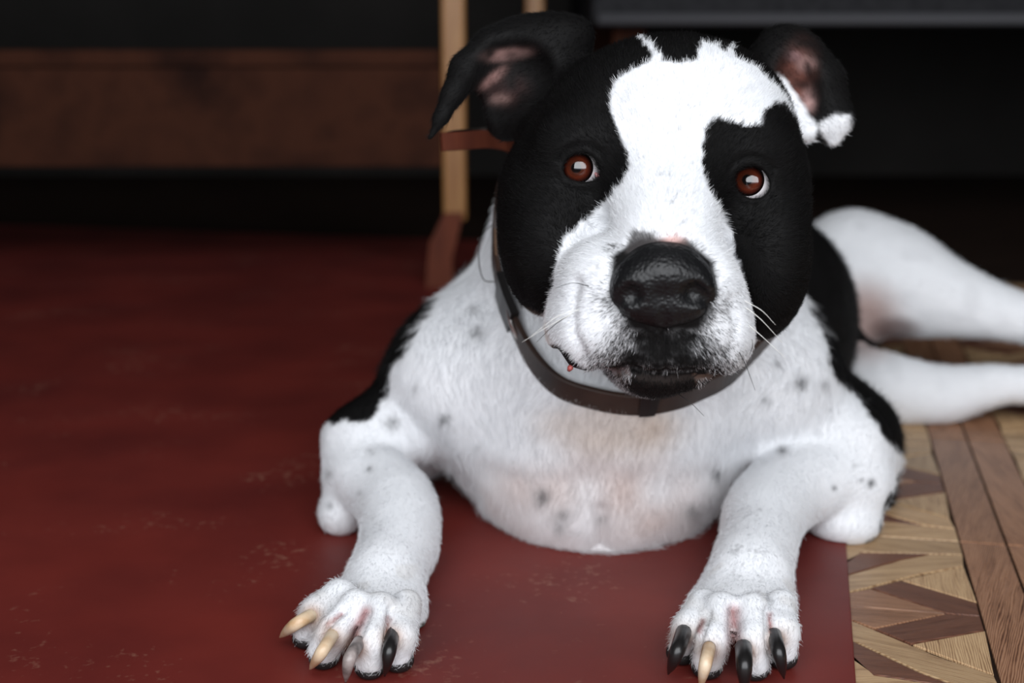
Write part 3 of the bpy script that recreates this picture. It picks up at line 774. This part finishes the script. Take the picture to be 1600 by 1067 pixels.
# ---- eyes
M_scl = mat('sclera', (.85, .80, .81), .12, .5, coat=1.0)
M_pup = mat('pupil', (.004, .003, .003), .08, .5, coat=1.0)
M_iris = mat('iris', (.12, .03, .012), .12, .5, coat=1.0)
def iris_nodes():
    N_, L, b = nodes(M_iris); tc = N_.new('ShaderNodeTexCoord'); sx = N_.new('ShaderNodeSeparateXYZ')
    L.new(tc.outputs['Object'], sx.inputs[0])
    # distance from the optical axis, in the eye's own frame (z is the axis)
    vm = N_.new('ShaderNodeVectorMath'); vm.operation = 'MULTIPLY'; vm.inputs[1].default_value = (1, 1, 0); L.new(tc.outputs['Object'], vm.inputs[0])
    le_ = N_.new('ShaderNodeVectorMath'); le_.operation = 'LENGTH'; L.new(vm.outputs[0], le_.inputs[0])
    rp = N_.new('ShaderNodeValToRGB'); mr = N_.new('ShaderNodeMapRange'); mr.inputs[1].default_value = 0; mr.inputs[2].default_value = .0088; L.new(le_.outputs['Value'], mr.inputs[0])
    L.new(mr.outputs[0], rp.inputs[0]); e = rp.color_ramp.elements
    e[0].position = .3; e[0].color = (.03, .009, .005, 1); e[1].position = .93; e[1].color = (.004, .002, .002, 1)
    q = e.new(.62); q.color = (.085, .016, .007, 1); q = e.new(.78); q.color = (.05, .009, .005, 1)
    L.new(rp.outputs[0], b.inputs['Base Color'])
iris_nodes()
def sph_cap(r, a_max, bulge, nr=14, ns=40):
    V_ = [(0, 0, r + bulge)]; F_ = []
    for i in range(1, nr + 1):
        a = a_max * i / nr
        for k in range(ns):
            t = 2 * math.pi * k / ns; rr = r + bulge * (1 - (i / nr) ** 2)
            V_.append((rr * math.sin(a) * math.cos(t), rr * math.sin(a) * math.sin(t), rr * math.cos(a)))
    for k in range(ns): F_.append((0, 1 + k, 1 + (k + 1) % ns))
    for i in range(nr - 1):
        for k in range(ns):
            a0 = 1 + i * ns + k; a1 = 1 + i * ns + (k + 1) % ns
            F_.append((a0, a0 + ns, a1 + ns, a1))
    return V_, F_
def eye(c, gaze_px):
    tgt = P(*gaze_px, EY - .009); d = Vector(tgt - c).normalized()
    rot = d.to_track_quat('Z', 'Y').to_euler()
    o = mesh_obj('eye', *sph_cap(ERAD, math.pi * .999, 0, 30, 48), M_scl, smooth=True)
    o.location = c; o.rotation_euler = rot
    o.parent = dog; o.matrix_parent_inverse = Matrix.Translation(dog.location).inverted()
    i = mesh_obj('iris', *sph_cap(ERAD + .00012, math.asin(.0088 / ERAD), .0006), M_iris, o, True)
    p = mesh_obj('pupil', *sph_cap(ERAD + .00055, math.asin(.0040 / ERAD), .00022), M_pup, o, True)
    return o
eye(EL, (901, 262)); eye(ER, (1168, 281))
M_car = mat('pink_caruncle', (.50, .22, .22), .3, .5)
cc = P(936, 276, EY - .0075)
child(mesh_obj('tear_duct', *tube([cc, cc + np.array([-.0012, -.0006, .001]), cc + np.array([-.0022, -.0003, .0022])], [.0009, .0013, .0006], 10), M_car, smooth=True), dog)

# ---- nose leather
M_nose = mat('nose_leather', (.006, .006, .0065), .41, .36)
def nose_nodes():
    N_, L, b = nodes(M_nose); tc = N_.new('ShaderNodeTexCoord')
    vo = N_.new('ShaderNodeTexVoronoi'); vo.inputs['Scale'].default_value = 520; vo.feature = 'SMOOTH_F1'; L.new(tc.outputs['Object'], vo.inputs['Vector'])
    bp = N_.new('ShaderNodeBump'); bp.inputs['Strength'].default_value = .7; bp.inputs['Distance'].default_value = .0007; bp.invert = True
    L.new(vo.outputs['Distance'], bp.inputs['Height']); L.new(bp.outputs[0], b.inputs['Normal'])
nose_nodes()
def nose_fn(X, c, h):
    k = .006
    pr = [he(1036, 428, 84, 66, 46, 19, k), he(990, 452, 84, 40, 46, 18, k), he(1080, 452, 84, 40, 46, 18, k), he(1036, 478, 84, 58, 36, 16, k), he(1037, 405, 76, 52, 30, 18, k)] + hc([(1040, 488, 82, 24), (1040, 508, 78, 16)], k)
    d = None
    for e in pr: q = pd(e, X); d = q if d is None else smin(d, q, k)
    cuts = hc([(1000, 464, 106, 13), (984, 464, 101, 17), (966, 470, 97, 8), (961, 484, 92, 4)], .004), hc([(1071, 462, 106, 13), (1088, 461, 101, 17), (1105, 467, 97, 8), (1110, 481, 92, 4)], .004), hc([(1037, 458, 106, 4), (1039, 500, 100, 4), (1040, 530, 94, 4)], .004)
    for cu in cuts:
        f = None
        for e in cu: q = pd(e, X); f = q if f is None else smin(f, q, .004)
        f = -f; kk = .004; hh = np.maximum(kk - np.abs(d - f), 0) / kk; d = np.maximum(d, f) + hh * hh * kk * .25
    return d, None
np_ = P(1037, 455, EY - .084)
NV, NQ = surface_net(nose_fn, np_ - np.array([.037, .03, .036]), np_ + np.array([.037, .03, .034]), .0008)
NV = smooth_np(NV, NQ, 2, .4)
child(mesh_np('nose', NV, NQ, M_nose), dog)
# glimpse of pink gum at the corner of the mouth
M_gum = mat('pink_gum', (.42, .09, .08), .3, .5)
def march(u, v, groups, t0=.6):
    r = ray(u, v); r = r / np.linalg.norm(r); t = t0
    for _ in range(90):
        d = sdf((CAM + r * t)[None], only=groups)[0][0]
        if d < .0004: break
        t += d * .8
        if t > 2.2: return None
    return CAM + r * t
for (a, b, r) in ((884, 582, 6), (891, 573, 5)):
    g = march(a, b, ['head'])
    if g is not None:
        rr = r * mpp(g)
        child(mesh_obj('gum', *tube([g + [-rr * .5, -.001, -rr], g + [0, -.0022, 0], g + [rr * .4, -.001, rr]], [rr * .6, rr, rr * .5], 10), M_gum, smooth=True), dog)

# ---- claws
M_cl_c = mat('cream_claw', (.62, .47, .30), .35, .5); noise_mix(M_cl_c, [(.50, .28, .12), (.70, .56, .40)], 60, (1, 1, 1), lo=.35, hi=.6)
M_cl_g = mat('grey_claw', (.35, .30, .29), .35, .5); noise_mix(M_cl_g, [(.10, .085, .08), (.48, .41, .39)], 80, lo=.35, hi=.65)
M_cl_k = mat('black_claw', (.012, .011, .011), .3, .5)
claws = [((492, 960), (462, 975), (437, 996), M_cl_c, 11, 'cream claw'), ((521, 990), (503, 1018), (484, 1046), M_cl_c, 11, 'cream claw'), ((560, 1006), (546, 1030), (540, 1066), M_cl_g, 11, 'grey claw'), ((613, 990), (608, 1018), (601, 1056), M_cl_k, 12, 'black claw'),
         ((1070, 990), (1058, 1018), (1044, 1053), M_cl_k, 13, 'black claw'), ((1110, 1014), (1102, 1038), (1094, 1076), M_cl_c, 11, 'cream claw'), ((1164, 1014), (1163, 1040), (1163, 1082), M_cl_k, 14, 'black claw'), ((1212, 994), (1217, 1020), (1225, 1060), M_cl_k, 12, 'black claw')]
for a, b, c_, m, r, lab in claws:
    A = Zp(*a, .027); B_ = Zp(*b, .0245); D_ = Zp(*c_, .0062)
    A = A + AX_F * .005
    path = catmull([A, B_, D_], 7); n = len(path)
    rad = [r * mpp(B_) * (1.0 - .12 * i / n if i < n * .5 else max(.12, .94 * (1 - ((i / (n - 1) - .5) / .5) ** 1.7))) for i in range(n)]
    o = child(mesh_obj('claw', *tube(path, rad, 12), m, smooth=True), dog); o['label'] = lab
# toe pads under the toes
M_pad = mat('black_pad', (.014, .012, .012), .55, .4)
for chain in toesL + toesR:
    t = Zp(*chain[-1][:3]); 
    import bmesh
    bm = bmesh.new(); bmesh.ops.create_icosphere(bm, subdivisions=3, radius=1)
    for q in bm.verts: q.co = Vector((t[0] + q.co.x * .0088, t[1] + .003 + q.co.y * .0100, max(MAT_Z + .0003, .0075 + q.co.z * .0062)))
    me = bpy.data.meshes.new('toe_pad'); bm.to_mesh(me); bm.free(); me.shade_smooth(); me.materials.append(M_pad)
    o = bpy.data.objects.new('toe_pad', me); C.objects.link(o); child(o, dog)

# ---- whiskers
M_wh_w = mat('white_whisker', (.75, .74, .70), .35, .5); M_wh_k = mat('black_whisker', (.01, .01, .01), .35, .5)
wh = [((905, 484), (870, 495), (830, 525), 0), ((895, 490), (865, 505), (815, 535), 0), ((890, 492), (866, 508), (838, 535), 1), ((920, 447), (895, 442), (868, 450), 1),
      ((1163, 470), (1190, 485), (1212, 508), 0), ((1165, 480), (1190, 500), (1222, 535), 0), ((1170, 508), (1190, 525), (1228, 560), 0), ((1168, 560), (1176, 540), (1172, 520), 1), ((1155, 550), (1165, 570), (1180, 610), 1),
      ((1075, 610), (1062, 632), (1040, 650), 1), ((1055, 612), (1080, 630), (1100, 650), 1)]
for a, b, c_, k in wh:
    g = march(*a, ['head'])
    if g is None: continue
    Y0 = g[1]; path = catmull([g, P(*b, Y0 - .006), P(*c_, Y0 - .004)], 6); n = len(path)
    child(mesh_obj('whisker', *tube(path, [.00026 * (1 - .75 * i / n) for i in range(n)], 5), M_wh_k if k else M_wh_w, smooth=True), dog)

# ------------------------------------------------------------------ collar
M_lea = mat('dark_leather', (.030, .018, .013), .45, .4); noise_mix(M_lea, [(.018, .011, .009), (.05, .028, .02)], 30, lo=.3, hi=.7, bump=.2)
M_leab = mat('brown_leather', (.17, .085, .045), .6, .3); noise_mix(M_leab, [(.09, .05, .03), (.20, .11, .06)], 40)
M_steel = mat('steel', (.55, .53, .50), .25, .5, metal=1.0)
M_blk = mat('black_plastic', (.012, .011, .011), .35, .4)
front = [(777, 325), (774, 395), (786, 462), (822, 545), (868, 600), (925, 622), (985, 632), (1040, 628), (1095, 610), (1160, 570)]
pts = []
for (a, b) in front:
    g = march(a, b, ['chest', 'trunk', 'legL'], .7)
    if g is None or g[1] > 1.06: g = P(a, b, .985)
    r = ray(a, b); r = r / np.linalg.norm(r); pts.append(g - r * .006)
for (a, b, y) in [(1225, 480, .985), (1235, 380, 1.04), (1180, 290, 1.10), (1080, 255, 1.12), (960, 250, 1.11), (860, 262, 1.08), (805, 285, 1.04)]: pts.append(P(a, b, y))
def clear(p, lo_, hi_, groups, it=6):                   # keep a point between two clearances from the dog's surface
    p = np.array(p)
    for _ in range(it):
        X = np.stack([p] + [p + np.eye(3)[k] * .002 for k in range(3)]); d = sdf(X, only=groups)[0]
        t = min(max(d[0], lo_), hi_)
        if abs(t - d[0]) < 2e-4: break
        g = (d[1:] - d[0]) / .002; g /= np.linalg.norm(g) + 1e-9
        p = p + g * (t - d[0])
    return p
pts = [p if i < len(front) else clear(p, .003, .005, ['chest', 'trunk', 'head']) for i, p in enumerate(pts)]
path = [clear(p, .0032, .012, ['chest', 'trunk', 'head']) for p in catmull(pts, 8, True)]
path = [(path[i - 1] + 2 * path[i] + path[(i + 1) % len(path)]) / 4 for i in range(len(path))]
cen = np.mean(path, 0)
ax = np.array([.05, -.62, .78])                          # axis of the neck, the strap's width runs along it
collar = empty('dog_collar', tuple(cen)); tag(collar, 'dark leather collar around the neck of the dog', 'collar')
child(mesh_obj('strap', *ribbon(path, [ax] * len(path), .021, .0035, True), M_lea, smooth=False), collar)
def on_path(u, v):
    uv = proj(np.array(path)); return int(np.argmin(np.hypot(uv[:, 0] - u, uv[:, 1] - v)))
def ring(c, nrm, R_, r_, sx=1.0, n=28):
    nrm = np.array(nrm) / np.linalg.norm(nrm); a = np.cross(nrm, [0, 0, 1.0]); a /= np.linalg.norm(a); b = np.cross(nrm, a)
    pp_ = [c + a * R_ * sx * math.cos(2 * math.pi * i / n) + b * R_ * math.sin(2 * math.pi * i / n) for i in range(n)]
    V_ = []; F_ = []; m = 8
    for i in range(n):
        rad = (pp_[i] - c) / np.linalg.norm(pp_[i] - c)
        for k in range(m):
            t = 2 * math.pi * k / m; V_.append(pp_[i] + rad * r_ * math.cos(t) + nrm * r_ * math.sin(t))
    for i in range(n):
        for k in range(m): F_.append((i * m + k, i * m + (k + 1) % m, ((i + 1) % n) * m + (k + 1) % m, ((i + 1) % n) * m + k))
    return V_, F_
# buckle, metal ring and keeper at the side of the neck
i = on_path(786, 470); bp_ = path[i]; out = -AX_F
child(mesh_obj('buckle', *ribbon([path[i - 3] + out * .004, path[i] + out * .006, path[i + 3] + out * .004], [ax] * 3, .026, .006), M_blk), collar)
child(mesh_obj('ring', *ring(P(808, 492, bp_[1] - .012), (.75, -.6, .25), .0175, .0017, .45), M_steel, smooth=True), collar)
i = on_path(1015, 630)
child(mesh_obj('keeper', *ribbon([path[i - 2] + out * .003, path[i] + out * .0035, path[i + 2] + out * .003], [ax] * 3, .024, .004), M_blk), collar)
i = on_path(776, 360)
child(mesh_obj('lining', *ribbon([path[i - 6] + out * .0028, path[i] + out * .003, path[i + 6] + out * .0028], [ax] * 3, .015, .002), M_leab), collar)
# loose strap end standing out behind the ear
e0 = [path[on_path(805, 275)], P(805, 232, 1.0), P(770, 218, .985), P(725, 220, .972), P(690, 222, .965)]
pe_ = catmull(e0, 4)
child(mesh_obj('strap_end', *ribbon(pe_, [(0, .15, 1)] * len(pe_), .0125, .004), M_foot), collar)
e1 = [P(690, 212, .965), P(708, 206, .975), P(740, 203, .99), P(790, 197, 1.0)]
child(mesh_obj('strap_edge', *tube(catmull(e1, 4), .0011, 6), M_steel, smooth=True), collar)
th = catmull([P(768, 352, .965), P(752, 370, .955), P(748, 405, .95), P(755, 436, .947), P(772, 440, .945)], 6)
child(mesh_obj('thread', *tube(th, .0004, 5), M_blk, smooth=True), collar)
